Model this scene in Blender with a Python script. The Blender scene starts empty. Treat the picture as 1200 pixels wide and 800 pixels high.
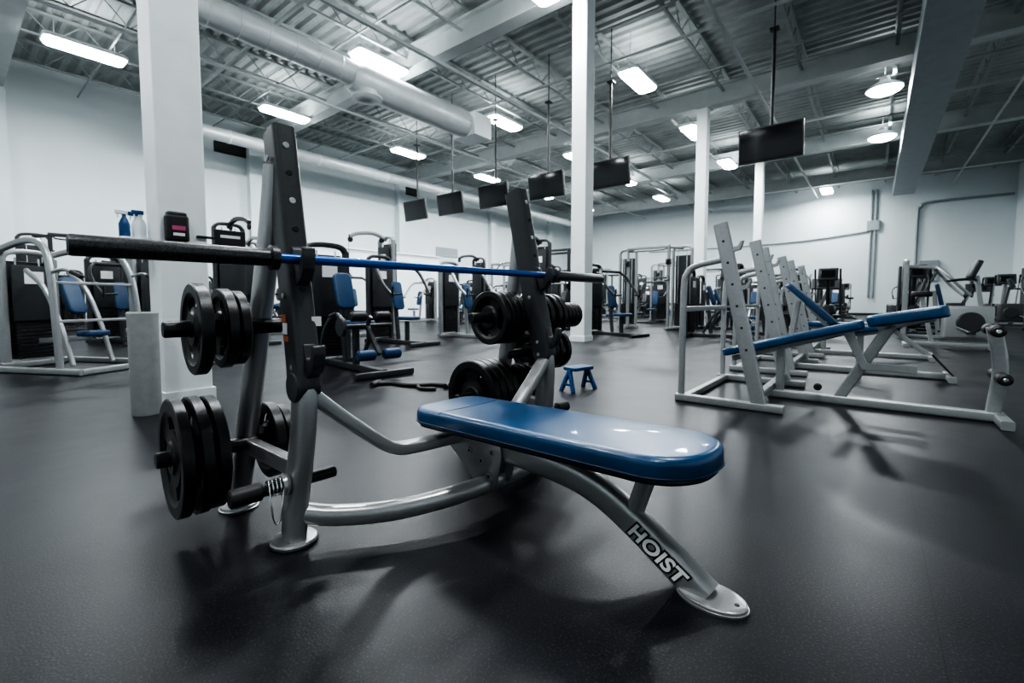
import bpy, bmesh, math, random
from mathutils import Vector, Matrix
random.seed(7)
scene = bpy.context.scene
PI = math.pi

# ------------------------------------------------------------------ materials
def mat(name, col, rough=0.5, metal=0.0, noise=0.0, nscale=40.0, bump=0.0, bscale=200.0, emis=None, estr=0.0, coat=0.0):
    m = bpy.data.materials.new(name); m.use_nodes = True
    nt = m.node_tree; b = nt.nodes["Principled BSDF"]
    b.inputs["Base Color"].default_value = (*col, 1)
    b.inputs["Roughness"].default_value = rough
    b.inputs["Metallic"].default_value = metal
    if coat: b.inputs["Coat Weight"].default_value = coat
    if emis:
        b.inputs["Emission Color"].default_value = (*emis, 1); b.inputs["Emission Strength"].default_value = estr
    tc = nt.nodes.new("ShaderNodeTexCoord")
    if noise > 0:
        n = nt.nodes.new("ShaderNodeTexNoise"); n.inputs["Scale"].default_value = nscale; n.inputs["Detail"].default_value = 5
        nt.links.new(tc.outputs["Object"], n.inputs["Vector"])
        r = nt.nodes.new("ShaderNodeValToRGB")
        r.color_ramp.elements[0].position = 0.3; r.color_ramp.elements[1].position = 0.7
        r.color_ramp.elements[0].color = (*[c*(1-noise) for c in col], 1)
        r.color_ramp.elements[1].color = (*[min(1, c*(1+noise)) for c in col], 1)
        nt.links.new(n.outputs["Fac"], r.inputs["Fac"]); nt.links.new(r.outputs["Color"], b.inputs["Base Color"])
    if bump > 0:
        n2 = nt.nodes.new("ShaderNodeTexNoise"); n2.inputs["Scale"].default_value = bscale; n2.inputs["Detail"].default_value = 3
        nt.links.new(tc.outputs["Object"], n2.inputs["Vector"])
        bp = nt.nodes.new("ShaderNodeBump"); bp.inputs["Strength"].default_value = bump; bp.inputs["Distance"].default_value = 0.002
        nt.links.new(n2.outputs["Fac"], bp.inputs["Height"]); nt.links.new(bp.outputs["Normal"], b.inputs["Normal"])
    return m

SILVER = mat("silver_paint", (0.39, 0.39, 0.395), 0.29, 0.65, 0.06, 300, 0.05, 600)
SILVER2 = mat("silver_frame", (0.34, 0.352, 0.357), 0.34, 0.5, 0.05, 60)
DARKPL = mat("dark_plastic", (0.034, 0.036, 0.040), 0.40, 0.0, 0.12, 90, 0.1, 500)
BLACK = mat("black_rubber", (0.010, 0.010, 0.011), 0.5, 0.0, 0.2, 80, 0.1, 400)
IRON = mat("black_iron", (0.009, 0.0095, 0.0105), 0.36, 0.2, 0.25, 60, 0.25, 250)
SLEEVE = mat("dark_steel", (0.060, 0.060, 0.063), 0.38, 0.7, 0.5, 220, 0.15, 500)
BLUEBAR = mat("blue_steel", (0.015, 0.10, 0.34), 0.3, 0.5, 0.1, 80)
BLUE = mat("blue_vinyl", (0.0045, 0.048, 0.125), 0.29, 0.0, 0.16, 9, 0.25, 350, coat=0.12)
BLUEM = mat("blue_vinyl_muted", (0.006, 0.040, 0.100), 0.45, 0.0, 0.14, 9)
BLUED = mat("blue_vinyl_piping", (0.003, 0.018, 0.05), 0.45)
BLUEP = mat("blue_paint", (0.008, 0.055, 0.16), 0.4, 0.1, 0.1, 30)
CHROME = mat("chrome", (0.75, 0.76, 0.78), 0.15, 1.0, 0.03, 50)
BOLT = mat("bolt_steel", (0.5, 0.5, 0.52), 0.3, 0.9, 0.05, 90)
WHITE = mat("white_paint", (0.76, 0.79, 0.80), 0.55, 0.0, 0.03, 3)
COLW = mat("column_white_paint", (0.80, 0.83, 0.84), 0.5, 0.0, 0.04, 5, 0.1, 60)
LABELW = mat("label_white", (0.8, 0.8, 0.8), 0.5)
LABELO = mat("label_orange", (0.50, 0.13, 0.06), 0.5)
PINK = mat("label_pink", (0.5, 0.08, 0.2), 0.5)
PLASTW = mat("bottle_white", (0.75, 0.78, 0.8), 0.3)
BIN = mat("bin_grey_plastic", (0.34, 0.35, 0.35), 0.5, 0, 0.08, 20)
SCREEN = mat("screen_black_glass", (0.01, 0.011, 0.013), 0.12, 0.0, 0.1, 3)
GALV = mat("galvanised_duct", (0.56, 0.59, 0.60), 0.42, 0.2, 0.06, 4)
DUCTG = mat("grey_painted_duct", (0.27, 0.305, 0.32), 0.5, 0.1, 0.06, 4)
BEAMW = mat("beam_white_paint", (0.45, 0.48, 0.48), 0.55, 0.0, 0.06, 3)
JOISTM = mat("joist_paint", (0.30, 0.325, 0.32), 0.6, 0.0, 0.08, 3)
DECKM = mat("deck_paint", (0.33, 0.355, 0.35), 0.6, 0.0, 0.14, 2)
LAMP = mat("lamp_diffuser", (1, 1, 1), 0.5, emis=(0.93, 0.98, 1.0), estr=45)
STACK = mat("weight_stack_black", (0.014, 0.014, 0.016), 0.4, 0.3, 0.1, 40)
SHROUD = mat("machine_shroud_grey", (0.030, 0.033, 0.037), 0.4, 0.1, 0.1, 20)
DFRAME = mat("dark_frame_paint", (0.045, 0.048, 0.052), 0.38, 0.2, 0.1, 20)
BLKPAD = mat("black_vinyl", (0.014, 0.015, 0.017), 0.42, 0.0, 0.1, 20)

def wall_mat():
    m = bpy.data.materials.new("painted_block_wall"); m.use_nodes = True
    nt = m.node_tree; b = nt.nodes["Principled BSDF"]; b.inputs["Roughness"].default_value = 0.65
    tc = nt.nodes.new("ShaderNodeTexCoord")
    n = nt.nodes.new("ShaderNodeTexNoise"); n.inputs["Scale"].default_value = 0.6; n.inputs["Detail"].default_value = 6
    r = nt.nodes.new("ShaderNodeValToRGB")
    r.color_ramp.elements[0].position = .3; r.color_ramp.elements[1].position = .7
    r.color_ramp.elements[0].color = (0.61, 0.67, 0.685, 1); r.color_ramp.elements[1].color = (0.67, 0.72, 0.735, 1)
    nt.links.new(tc.outputs["Object"], n.inputs["Vector"]); nt.links.new(n.outputs["Fac"], r.inputs["Fac"])
    nt.links.new(r.outputs["Color"], b.inputs["Base Color"])
    n2 = nt.nodes.new("ShaderNodeTexNoise"); n2.inputs["Scale"].default_value = 25
    bp = nt.nodes.new("ShaderNodeBump"); bp.inputs["Strength"].default_value = .1; bp.inputs["Distance"].default_value = .01
    nt.links.new(tc.outputs["Object"], n2.inputs["Vector"]); nt.links.new(n2.outputs["Fac"], bp.inputs["Height"])
    nt.links.new(bp.outputs["Normal"], b.inputs["Normal"])
    return m
WALL = wall_mat()

def floor_mat():
    m = bpy.data.materials.new("rubber_floor"); m.use_nodes = True
    nt = m.node_tree; b = nt.nodes["Principled BSDF"]; L = nt.links
    tc = nt.nodes.new("ShaderNodeTexCoord")
    big = nt.nodes.new("ShaderNodeTexNoise"); big.inputs["Scale"].default_value = 1.6; big.inputs["Detail"].default_value = 9; big.inputs["Roughness"].default_value = .65
    L.new(tc.outputs["Object"], big.inputs["Vector"])
    cr = nt.nodes.new("ShaderNodeValToRGB")
    cr.color_ramp.elements[0].position = .32; cr.color_ramp.elements[1].position = .70
    cr.color_ramp.elements[0].color = (0.0052, 0.0058, 0.0078, 1); cr.color_ramp.elements[1].color = (0.0105, 0.0113, 0.0146, 1)
    L.new(big.outputs["Fac"], cr.inputs["Fac"])
    sp = nt.nodes.new("ShaderNodeTexNoise"); sp.inputs["Scale"].default_value = 170; sp.inputs["Detail"].default_value = 4
    L.new(tc.outputs["Object"], sp.inputs["Vector"])
    sr = nt.nodes.new("ShaderNodeValToRGB")
    sr.color_ramp.elements[0].position = .54; sr.color_ramp.elements[1].position = .70
    sr.color_ramp.elements[0].color = (0, 0, 0, 1); sr.color_ramp.elements[1].color = (1, 1, 1, 1)
    L.new(sp.outputs["Fac"], sr.inputs["Fac"])
    mx = nt.nodes.new("ShaderNodeMixRGB"); mx.inputs["Color2"].default_value = (0.050, 0.053, 0.064, 1)
    ms = nt.nodes.new("ShaderNodeMath"); ms.operation = 'MULTIPLY'; ms.inputs[1].default_value = 0.5
    L.new(sr.outputs["Color"], ms.inputs[0]); L.new(ms.outputs[0], mx.inputs["Fac"]); L.new(cr.outputs["Color"], mx.inputs["Color1"])
    sep = nt.nodes.new("ShaderNodeSeparateXYZ"); L.new(tc.outputs["Object"], sep.inputs[0])
    a = nt.nodes.new("ShaderNodeMath"); a.operation = 'ADD'; a.inputs[1].default_value = 0.146+122
    d = nt.nodes.new("ShaderNodeMath"); d.operation = 'DIVIDE'; d.inputs[1].default_value = 1.22
    f = nt.nodes.new("ShaderNodeMath"); f.operation = 'FRACT'
    lt = nt.nodes.new("ShaderNodeMath"); lt.operation = 'LESS_THAN'; lt.inputs[1].default_value = 0.0022
    L.new(sep.outputs["Y"], a.inputs[0]); L.new(a.outputs[0], d.inputs[0]); L.new(d.outputs[0], f.inputs[0]); L.new(f.outputs[0], lt.inputs[0])
    m2 = nt.nodes.new("ShaderNodeMixRGB"); m2.inputs["Color2"].default_value = (0.003, 0.003, 0.004, 1)
    L.new(lt.outputs[0], m2.inputs["Fac"]); L.new(mx.outputs[0], m2.inputs["Color1"]); L.new(m2.outputs[0], b.inputs["Base Color"])
    rr = nt.nodes.new("ShaderNodeMapRange"); rr.inputs["To Min"].default_value = .28; rr.inputs["To Max"].default_value = .48
    L.new(big.outputs["Fac"], rr.inputs["Value"]); L.new(rr.outputs[0], b.inputs["Roughness"])
    b.inputs["Specular IOR Level"].default_value = .27
    bp = nt.nodes.new("ShaderNodeBump"); bp.inputs["Strength"].default_value = .3; bp.inputs["Distance"].default_value = .0015
    L.new(sp.outputs["Fac"], bp.inputs["Height"]); L.new(bp.outputs["Normal"], b.inputs["Normal"])
    return m
FLOOR = floor_mat()

# ------------------------------------------------------------------ mesh helpers
def empty(name, loc=(0, 0, 0), rz=0.0):
    e = bpy.data.objects.new(name, None); e.location = loc; e.rotation_euler = (0, 0, rz)
    e.empty_display_size = .1
    scene.collection.objects.link(e); return e

def mk(name, V, F, m, parent=None, smooth=True, ang=32, fixn=True):
    me = bpy.data.meshes.new(name); me.from_pydata([tuple(v) for v in V], [], F)
    if fixn:
        bm = bmesh.new(); bm.from_mesh(me); bmesh.ops.recalc_face_normals(bm, faces=bm.faces); bm.to_mesh(me); bm.free()
    me.materials.append(m)
    if smooth:
        for p in me.polygons: p.use_smooth = True
        try: me.set_sharp_from_angle(angle=math.radians(ang))
        except Exception: pass
    o = bpy.data.objects.new(name, me); scene.collection.objects.link(o)
    if parent is not None: o.parent = parent
    return o

def catmull(P, n):
    if n <= 1 or len(P) < 3: return [Vector(p) for p in P]
    P = [Vector(p) for p in P]; out = []
    Q = [P[0]*2-P[1]] + P + [P[-1]*2-P[-2]]
    for i in range(1, len(Q)-2):
        p0, p1, p2, p3 = Q[i-1:i+3]
        for k in range(n):
            t = k/n
            out.append(.5*((2*p1)+(-p0+p2)*t+(2*p0-5*p1+4*p2-p3)*t*t+(-p0+3*p1-3*p2+p3)*t**3))
    out.append(P[-1]); return out

def sweep(name, P, w, d, m, parent, side=(1, 0, 0), e=2.0, k=16, n=6, closed=False):
    P = catmull(P, n) if not closed else [Vector(p) for p in P]
    N = len(P); V = []; F = []; S0 = Vector(side).normalized()
    for i in range(N):
        if closed: T = (P[(i+1) % N]-P[i-1]).normalized()
        else: T = (P[min(i+1, N-1)]-P[max(i-1, 0)]).normalized()
        S = (S0-T*S0.dot(T))
        if S.length < 1e-3: S = T.orthogonal()
        S.normalize(); U = T.cross(S)
        for j in range(k):
            a = 2*PI*(j+.5)/k; c, s = math.cos(a), math.sin(a)
            x = math.copysign(abs(c)**(2/e), c)*w/2; y = math.copysign(abs(s)**(2/e), s)*d/2
            V.append(P[i]+S*x+U*y)
    M = N if closed else N-1
    for i in range(M):
        for j in range(k):
            a = i*k+j; b = i*k+(j+1) % k; i2 = (i+1) % N
            F.append((a, b, i2*k+(j+1) % k, i2*k+j))
    if not closed:
        F.append(tuple(range(k))); F.append(tuple(range((N-1)*k, N*k)))
    return mk(name, V, F, m, parent)

def tube(name, P, r, m, parent, n=6, k=12):
    return sweep(name, P, 2*r, 2*r, m, parent, side=(0.13, 0.21, 0.97), k=k, n=n)

def rect(name, P, w, d, m, parent, side=(1, 0, 0), n=1):
    return sweep(name, P, w, d, m, parent, side=side, e=7.0, k=20, n=n)

def lathe(name, o, ax, prof, m, parent, k=32, ang=32):
    o = Vector(o); ax = Vector(ax).normalized(); u = ax.orthogonal().normalized(); v = ax.cross(u)
    V = []; F = []; n = len(prof)
    for (t, r) in prof:
        for j in range(k):
            a = 2*PI*j/k; V.append(o+ax*t+(u*math.cos(a)+v*math.sin(a))*max(r, 1e-5))
    for i in range(n-1):
        for j in range(k):
            F.append((i*k+j, i*k+(j+1) % k, (i+1)*k+(j+1) % k, (i+1)*k+j))
    F.append(tuple(range(k))); F.append(tuple(range((n-1)*k, n*k)))
    return mk(name, V, F, m, parent, ang=ang)

def cyl(name, p0, p1, r, m, parent, c=None, k=24):
    p0 = Vector(p0); p1 = Vector(p1); L = (p1-p0).length
    c = min(r*.15, L*.2) if c is None else c
    return lathe(name, p0, p1-p0, [(0, r-c), (c, r), (L-c, r), (L, r-c)], m, parent, k)

def rbox(name, c, size, m, parent, r=.03, re=.012, rot=None, radii=None, seg=6, es=4):
    sx, sy, sz = [s/2 for s in size]; V = []; F = []
    radii = radii or (r, r, r, r); lv = []
    for i in range(es+1):
        a = i/es*PI/2; lv.append((re*(1-math.sin(a)), -sz+re*(1-math.cos(a))))
    for i in range(es+1):
        a = (es-i)/es*PI/2; lv.append((re*(1-math.sin(a)), sz-re*(1-math.cos(a))))
    cs = [(1, 1, 0), (-1, 1, 1), (-1, -1, 2), (1, -1, 3)]
    for ins, z in lv:
        for (cx, cy, q) in cs:
            R = radii[q]
            for s in range(seg+1):
                a = (q+s/seg)*PI/2; rr = max(R-ins, .0005)
                V.append(Vector((cx*(sx-R)+rr*math.cos(a), cy*(sy-R)+rr*math.sin(a), z)))
    k = 4*(seg+1)
    for i in range(len(lv)-1):
        for j in range(k): F.append((i*k+j, i*k+(j+1) % k, (i+1)*k+(j+1) % k, (i+1)*k+j))
    F.append(tuple(range(k))); F.append(tuple(range((len(lv)-1)*k, len(lv)*k)))
    R = rot or Matrix.Identity(3); c = Vector(c)
    V = [R @ v + c for v in V]
    return mk(name, V, F, m, parent, ang=40)

def box(name, c, size, m, parent=None, bev=0.004, rot=None):
    bm = bmesh.new(); bmesh.ops.create_cube(bm, size=1)
    for v in bm.verts: v.co = Vector((v.co.x*size[0], v.co.y*size[1], v.co.z*size[2]))
    if bev: bmesh.ops.bevel(bm, geom=bm.edges[:], offset=min(bev, min(size)*.3), segments=2, affect='EDGES', profile=.5)
    R = rot or Matrix.Identity(3); c = Vector(c)
    for v in bm.verts: v.co = R @ v.co + c
    me = bpy.data.meshes.new(name); bm.to_mesh(me); bm.free(); me.materials.append(m)
    o = bpy.data.objects.new(name, me); scene.collection.objects.link(o)
    if parent is not None: o.parent = parent
    return o

def prism(name, poly, x0, x1, m, parent, bev=.003):
    n = len(poly)
    bm = bmesh.new()
    a = [bm.verts.new((x0, y, z)) for y, z in poly]; b = [bm.verts.new((x1, y, z)) for y, z in poly]
    bm.faces.new(a); bm.faces.new(b[::-1])
    for i in range(n): bm.faces.new((a[i], b[i], b[(i+1) % n], a[(i+1) % n]))
    bmesh.ops.recalc_face_normals(bm, faces=bm.faces)
    if bev: bmesh.ops.bevel(bm, geom=[e for e in bm.edges], offset=bev, segments=2, affect='EDGES', profile=.5)
    me = bpy.data.meshes.new(name); bm.to_mesh(me); bm.free(); me.materials.append(m)
    for p in me.polygons: p.use_smooth = True
    me.set_sharp_from_angle(angle=math.radians(30))
    o = bpy.data.objects.new(name, me); scene.collection.objects.link(o); o.parent = parent
    return o

def bar(V, F, p0, p1, w, h=None):
    p0 = Vector(p0); p1 = Vector(p1); T = (p1-p0).normalized(); h = h or w
    S = T.cross(Vector((0, 0, 1)))
    if S.length < 1e-3: S = Vector((1, 0, 0))
    S.normalize(); U = S.cross(T); b = len(V)
    for p in (p0, p1):
        for sx, sy in ((-1, -1), (1, -1), (1, 1), (-1, 1)): V.append(p+S*sx*w/2+U*sy*h/2)
    F += [(b, b+1, b+2, b+3), (b+4, b+5, b+6, b+7), (b, b+1, b+5, b+4), (b+1, b+2, b+6, b+5), (b+2, b+3, b+7, b+6), (b+3, b, b+4, b+7)]

def join(E):
    """join an Empty's mesh children (identity transforms) into one mesh object of the same name"""
    name = E.name; kids = list(E.children); mats = []; bm = bmesh.new()
    for c in kids:
        mm = c.data.materials[0]
        if mm not in mats: mats.append(mm)
        ix = mats.index(mm)
        for p in c.data.polygons: p.material_index = ix
        bm.from_mesh(c.data)
    me = bpy.data.meshes.new(name); bm.to_mesh(me); bm.free()
    for x in mats: me.materials.append(x)
    loc, rz = E.location.copy(), E.rotation_euler[2]
    for c in kids:
        d = c.data; bpy.data.objects.remove(c); bpy.data.meshes.remove(d)
    bpy.data.objects.remove(E)
    o = bpy.data.objects.new(name, me); scene.collection.objects.link(o)
    o.location = loc; o.rotation_euler = (0, 0, rz); return o

# weight plate: axis along local X, three grip openings
PL = {}
def plate_mesh(R, T):
    key = (round(R, 3), round(T, 3))
    if key in PL: return PL[key]
    n = 60; rings = [.027, .05 if R > .09 else .036, .056 if R > .09 else .038, .40*R if R > .14 else .42*R+.004, .46*R+.004, .70*R, .76*R, .80*R, .97*R, R]
    rings = sorted(rings)
    ht = [.5, .5, .30, .22, .22, .22, .34, .5, .5, .40]
    def present(i, j):
        if i in (4,):
            s = j % 20
            return not (4 <= s < 16)
        return True
    V = []; F = []; nr = len(rings)
    for s in (1, -1):
        for i in range(nr):
            for j in range(n):
                a = 2*PI*j/n; V.append((s*ht[i]*T, rings[i]*math.cos(a), rings[i]*math.sin(a)))
    ix = lambda s, i, j: (0 if s > 0 else nr*n)+i*n+j % n
    for i in range(nr-1):
        for j in range(n):
            if present(i, j):
                F.append((ix(1, i, j), ix(1, i, j+1), ix(1, i+1, j+1), ix(1, i+1, j)))
                F.append((ix(-1, i, j), ix(-1, i+1, j), ix(-1, i+1, j+1), ix(-1, i, j+1)))
                for (pi, pj, a, b) in ((i-1, j, (i, j), (i, j+1)), (i+1, j, (i+1, j), (i+1, j+1)), (i, j-1, (i, j), (i+1, j)), (i, j+1, (i, j+1), (i+1, j+1))):
                    out = pi < 0 or pi >= nr-1 or not present(pi, pj)
                    if out: F.append((ix(1, *a), ix(1, *b), ix(-1, *b), ix(-1, *a)))
    o = mk("tmp", V, F, IRON, None, ang=28); me = o.data; me.name = "weight_plate_mesh"
    bpy.data.objects.remove(o); PL[key] = me; return me

# ================================================================== ROOM
RA = math.radians(51.5)
E1 = Vector((math.cos(RA), math.sin(RA), 0)); E2 = Vector((-math.sin(RA), math.cos(RA), 0))
def rw(a, b, z=0): return E1*a+E2*b+Vector((0, 0, z))
X0, X1, Y0, Y1, H = -7.0, 30.0, -4.8, 18.5, 7.3
def roomobj(o): o.rotation_euler = (0, 0, RA); return o
roomobj(box("floor", ((X0+X1)/2, (Y0+Y1)/2, -.1), (X1-X0+.4, Y1-Y0+.4, .2), FLOOR, bev=0))
roomobj(box("wall_left", ((X0+X1)/2, Y1+.1, H/2), (X1-X0+.4, .2, H), WALL, bev=0))
roomobj(box("wall_right", ((X0+X1)/2, Y0-.1, H/2), (X1-X0+.4, .2, H), WALL, bev=0))
roomobj(box("wall_back", (X1+.1, (Y0+Y1)/2, H/2), (.2, Y1-Y0, H), WALL, bev=0))
roomobj(box("wall_front", (X0-.1, (Y0+Y1)/2, H/2), (.2, Y1-Y0, H), WALL, bev=0))
for nm, c, s in (("baseboard_left", ((X0+X1)/2, Y1-.01, .06), (X1-X0, .02, .12)), ("baseboard_right", ((X0+X1)/2, Y0+.01, .06), (X1-X0, .02, .12)), ("baseboard_back", (X1-.01, (Y0+Y1)/2, .06), (.02, Y1-Y0-.06, .12))):
    roomobj(box(nm, c, s, BLACK, bev=0))
V = []; F = []; x = X0-.1; pts = []
while x < X1+.2:
    pts += [(x, H), (x+.06, H+.06), (x+.15, H+.06), (x+.21, H)]; x += .30
for (px, pz) in pts: V += [(px, Y0-.1, pz), (px, Y1+.1, pz)]
for i in range(len(pts)-1): F.append((2*i, 2*i+1, 2*i+3, 2*i+2))
roomobj(mk("ceiling", V, F, DECKM, smooth=False, fixn=False))
V = []; F = []
yy = Y0+.8
while yy < Y1-.3:
    bar(V, F, (X0, yy, H-.04), (X1, yy, H-.04), .10, .06)
    bar(V, F, (X0, yy, H-.55), (X1, yy, H-.55), .07, .04)
    x = X0+.3; up = True
    while x < X1-.5:
        z0, z1 = (H-.55, H-.05) if up else (H-.05, H-.55)
        bar(V, F, (x, yy, z0), (x+.48, yy, z1), .019); x += .48; up = not up
    yy += 1.9
x = X0+3.2
while x < X1:
    bar(V, F, (x, Y0, H-.59), (x, Y1, H-.59), .03); x += 3.3
roomobj(mk("ceiling_joists", V, F, JOISTM, smooth=False, fixn=False))
COLS = [(1.14, 4.13, .30), (7.55, 4.33, .30), (14.3, 4.15, .30), (21.1, 3.85, .30)]
for cx in [-5.4]+[c[0] for c in COLS]+[27.4]:
    V = []; F = []
    bar(V, F, (cx, Y0, 6.42), (cx, Y1, 6.42), .34, .05); bar(V, F, (cx, Y0, 6.68), (cx, Y1, 6.68), .10, .50); bar(V, F, (cx, Y0, 6.94), (cx, Y1, 6.94), .34, .05)
    roomobj(mk("ceiling_beam", V, F, BEAMW, smooth=False))
for i, (cx, cy, w) in enumerate(COLS):
    E = empty("support_column", rw(cx, cy), RA)
    box("shaft", (0, 0, 3.2), (w, w, 6.4), COLW, E, .012)
    box("cap_plate", (0, 0, 6.385), (w+.14, w+.14, .03), BEAMW, E)
    box("base_trim", (0, 0, .05), (w+.03, w+.03, .10), WHITE, E)
for i, cx in enumerate([1.14, 7.55, 14.3, 21.1, 27.4]):
    roomobj(box("trim_%d" % (i+1), (cx, Y1-.15, 3.2), (.4, .3, 6.4), WALL, bev=.005))
roomobj(box("rectangular_duct", (14, -.90, 6.1), (30, .80, .55), DUCTG, bev=.01))
E = empty("round_duct", (0, 0, 0), RA)
prof = []; t = 0
while t < 15.4:
    prof += [(t, .26), (t+.10, .26), (t+.115, .27), (t+.13, .26)]; t += .5
lathe("duct_body", (-6, 9.3, 5.82), (1, 0, 0), prof, GALV, E, 32)
lathe("duct_enlargement", (5.9, 9.3, 5.74), (1, 0, 0), [(0, .26), (.2, .36), (3.4, .36), (3.6, .34)], GALV, E, 32)
box("duct_outlet_box", (9.85, 9.3, 5.72), (.7, .85, .62), WHITE, E, .01)
lathe("diffuser", (6.2, 9.1, 5.46), (0, 0, -1), [(0, .22), (.1, .24), (.14, .34), (.17, .34), (.17, .2), (.13, .12)], GALV, E, 28)
E = empty("wall_duct", (0, 0, 0), RA)
cyl("duct_body", (5, 16.4, 6.0), (27, 16.4, 6.0), .20, GALV, E)
for x in range(6, 27, 3): cyl("band", (x, 16.4, 6.0), (x+.06, 16.4, 6.0), .215, WHITE, E)
V = []; F = []
for yy, zz, rr in ((8.0, 6.2, .08), (2.6, 6.25, .06), (-2.6, 6.1, .05), (12.2, 6.25, .06)): bar(V, F, (X0+.3, yy, zz), (X1-.3, yy, zz), rr)
for xx in (10.3, 17.5, 4.6): bar(V, F, (xx, Y0+.3, 6.46), (xx, Y1-.3, 6.46), .055)
roomobj(mk("ceiling_pipes", V, F, BEAMW, smooth=False))
for xx in (6.9, 14.9):
    roomobj(box("wall_vent", (xx, Y1-.02, 6.25), (1.2, .04, .42), BLACK, bev=.005))
roomobj(box("wall_vent", (17.5, Y1-.02, 3.4), (1.6, .04, .5), DUCTG, bev=.005))
E = empty("wall_conduit", (0, 0, 0), RA)
for yy in (.1, .28):
    cyl("conduit", (X1-.06, yy, .9), (X1-.06, yy, 6.4), .045, DUCTG, E, k=10)
tube("conduit_bend", [(X1-.06, -1.5, 1.2), (X1-.06, -1.5, 4.9), (X1-.06, -1.6, 5.3), (X1-.06, -2.0, 5.5), (X1-.06, -4.7, 5.5)], .06, DUCTG, E)
tube("conduit_long", [(X1-.06, 12, 4.0), (X1-.06, 4.5, 4.0), (X1-.06, .6, 4.3), (X1-.06, .3, 4.3)], .035, DUCTG, E)
box("junction_box", (X1-.08, .2, 4.6), (.14, .5, .5), DUCTG, E)
box("panel", (X1-.08, -2.0, 2.2), (.14, .7, 1.0), DUCTG, E)
E = empty("door_1", (0, 0, 0), RA)
box("leaf", (27.5, Y0+.04, 1.05), (1.0, .05, 2.1), SHROUD, E); box("frame_top", (27.5, Y0+.04, 2.15), (1.2, .08, .1), WHITE, E)
for s in (-.55, .55): box("frame_side", (27.5+s, Y0+.04, 1.1), (.1, .08, 2.2), WHITE, E)
cyl("handle", (27.15, Y0+.1, 1.0), (27.3, Y0+.1, 1.0), .015, CHROME, E)
roomobj(box("wall_partition", (11.2, 15.6, 1.35), (6.0, .2, 2.7), WHITE, bev=.01))
roomobj(box("trim_partition_cap", (11.2, 15.6, 2.72), (6.1, .3, .05), COLW, bev=.005))

def highbay(a, b, z=6.3, P=120, rnd=False):
    E = empty("high_bay_light", rw(a, b, 0), RA)
    if rnd:
        lathe("housing", (0, 0, z), (0, 0, 1), [(.02, .40), (.06, .40), (.16, .26), (.24, .12), (.34, .10), (.36, .05)], WHITE, E, 32)
        lathe("diffuser", (0, 0, z-.10), (0, 0, 1), [(0, .10), (.03, .24), (.07, .33), (.12, .375)], LAMP, E, 32)
        cyl("hanger", (0, 0, z+.35), (0, 0, H), .008, SILVER2, E, k=6)
    else:
        rbox("housing", (0, 0, z+.07), (1.42, .54, .08), WHITE, E, .10, .02)
        rbox("diffuser", (0, 0, z+.005), (1.34, .46, .06), LAMP, E, .12, .02)
        for s in (-.5, .5): cyl("hanger", (s, 0, z+.10), (s, 0, H), .006, SILVER2, E, k=6)
    for nm, dz, rot, pw in (("lamp", -.11 if rnd else -.045, (0, 0, 0), P), ("ceiling_fill", .42 if rnd else .14, (PI, 0, 0), P*.15)):  # second light is an added upward fill that brightens the deck, no visible source
        L = bpy.data.lights.new(nm, 'AREA')
        if rnd: L.shape = 'DISK'; L.size = .5
        else: L.shape = 'RECTANGLE'; L.size = 1.15; L.size_y = .32
        L.energy = pw; L.color = (.93, .975, 1.0)
        o = bpy.data.objects.new(nm, L); scene.collection.objects.link(o); o.parent = E; o.location = (0, 0, z+dz); o.rotation_euler = rot
for a in (-2.2, 2.3, 6.7, 11.3, 15.8, 20.3, 24.8):
    for b in (14, 9.3, 4.9, 0.0):
        if b == 0.0 and a in (24.8, 11.3, 6.7): continue
        if a == 24.8 and b == 4.9: continue
        if b == 9.3 and a == 2.3: continue
        highbay(a, b, P=50 if a < 0 else (85 if (a < 3 and b < 5) else 120), rnd=(b < 1))
highbay(28.3, 2.1)

def tv(b, tilt=8, h=.66):
    E = empty("hanging_television", rw(10.2, b, 0), RA)
    R = Matrix.Rotation(math.radians(-tilt), 3, 'Y')
    z = 3.82
    rbox("tv_body", (0, 0, z), (.07, 1.12, h), DARKPL, E, .01, .008, R)
    rbox("screen", R @ Vector((-.037, 0, 0))+Vector((0, 0, z)), (.006, 1.07, h-.05), SCREEN, E, .002, .001, R)
    box("mount_plate", (.07, 0, z), (.04, .4, .3), BLACK, E)
    cyl("pole", (.10, 0, z-.2), (.10, 0, 6.0), .03, BLACK, E, k=12)
    cyl("pole_upper", (.10, 0, 6.0), (.10, 0, H), .012, BLACK, E, k=12)
    box("pole_flange", (.10, 0, 6.0), (.16, .16, .03), BLACK, E)
for b in (12.3, 10.6, 8.8, 6.95, 5.15, 1.7): tv(b)

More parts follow.
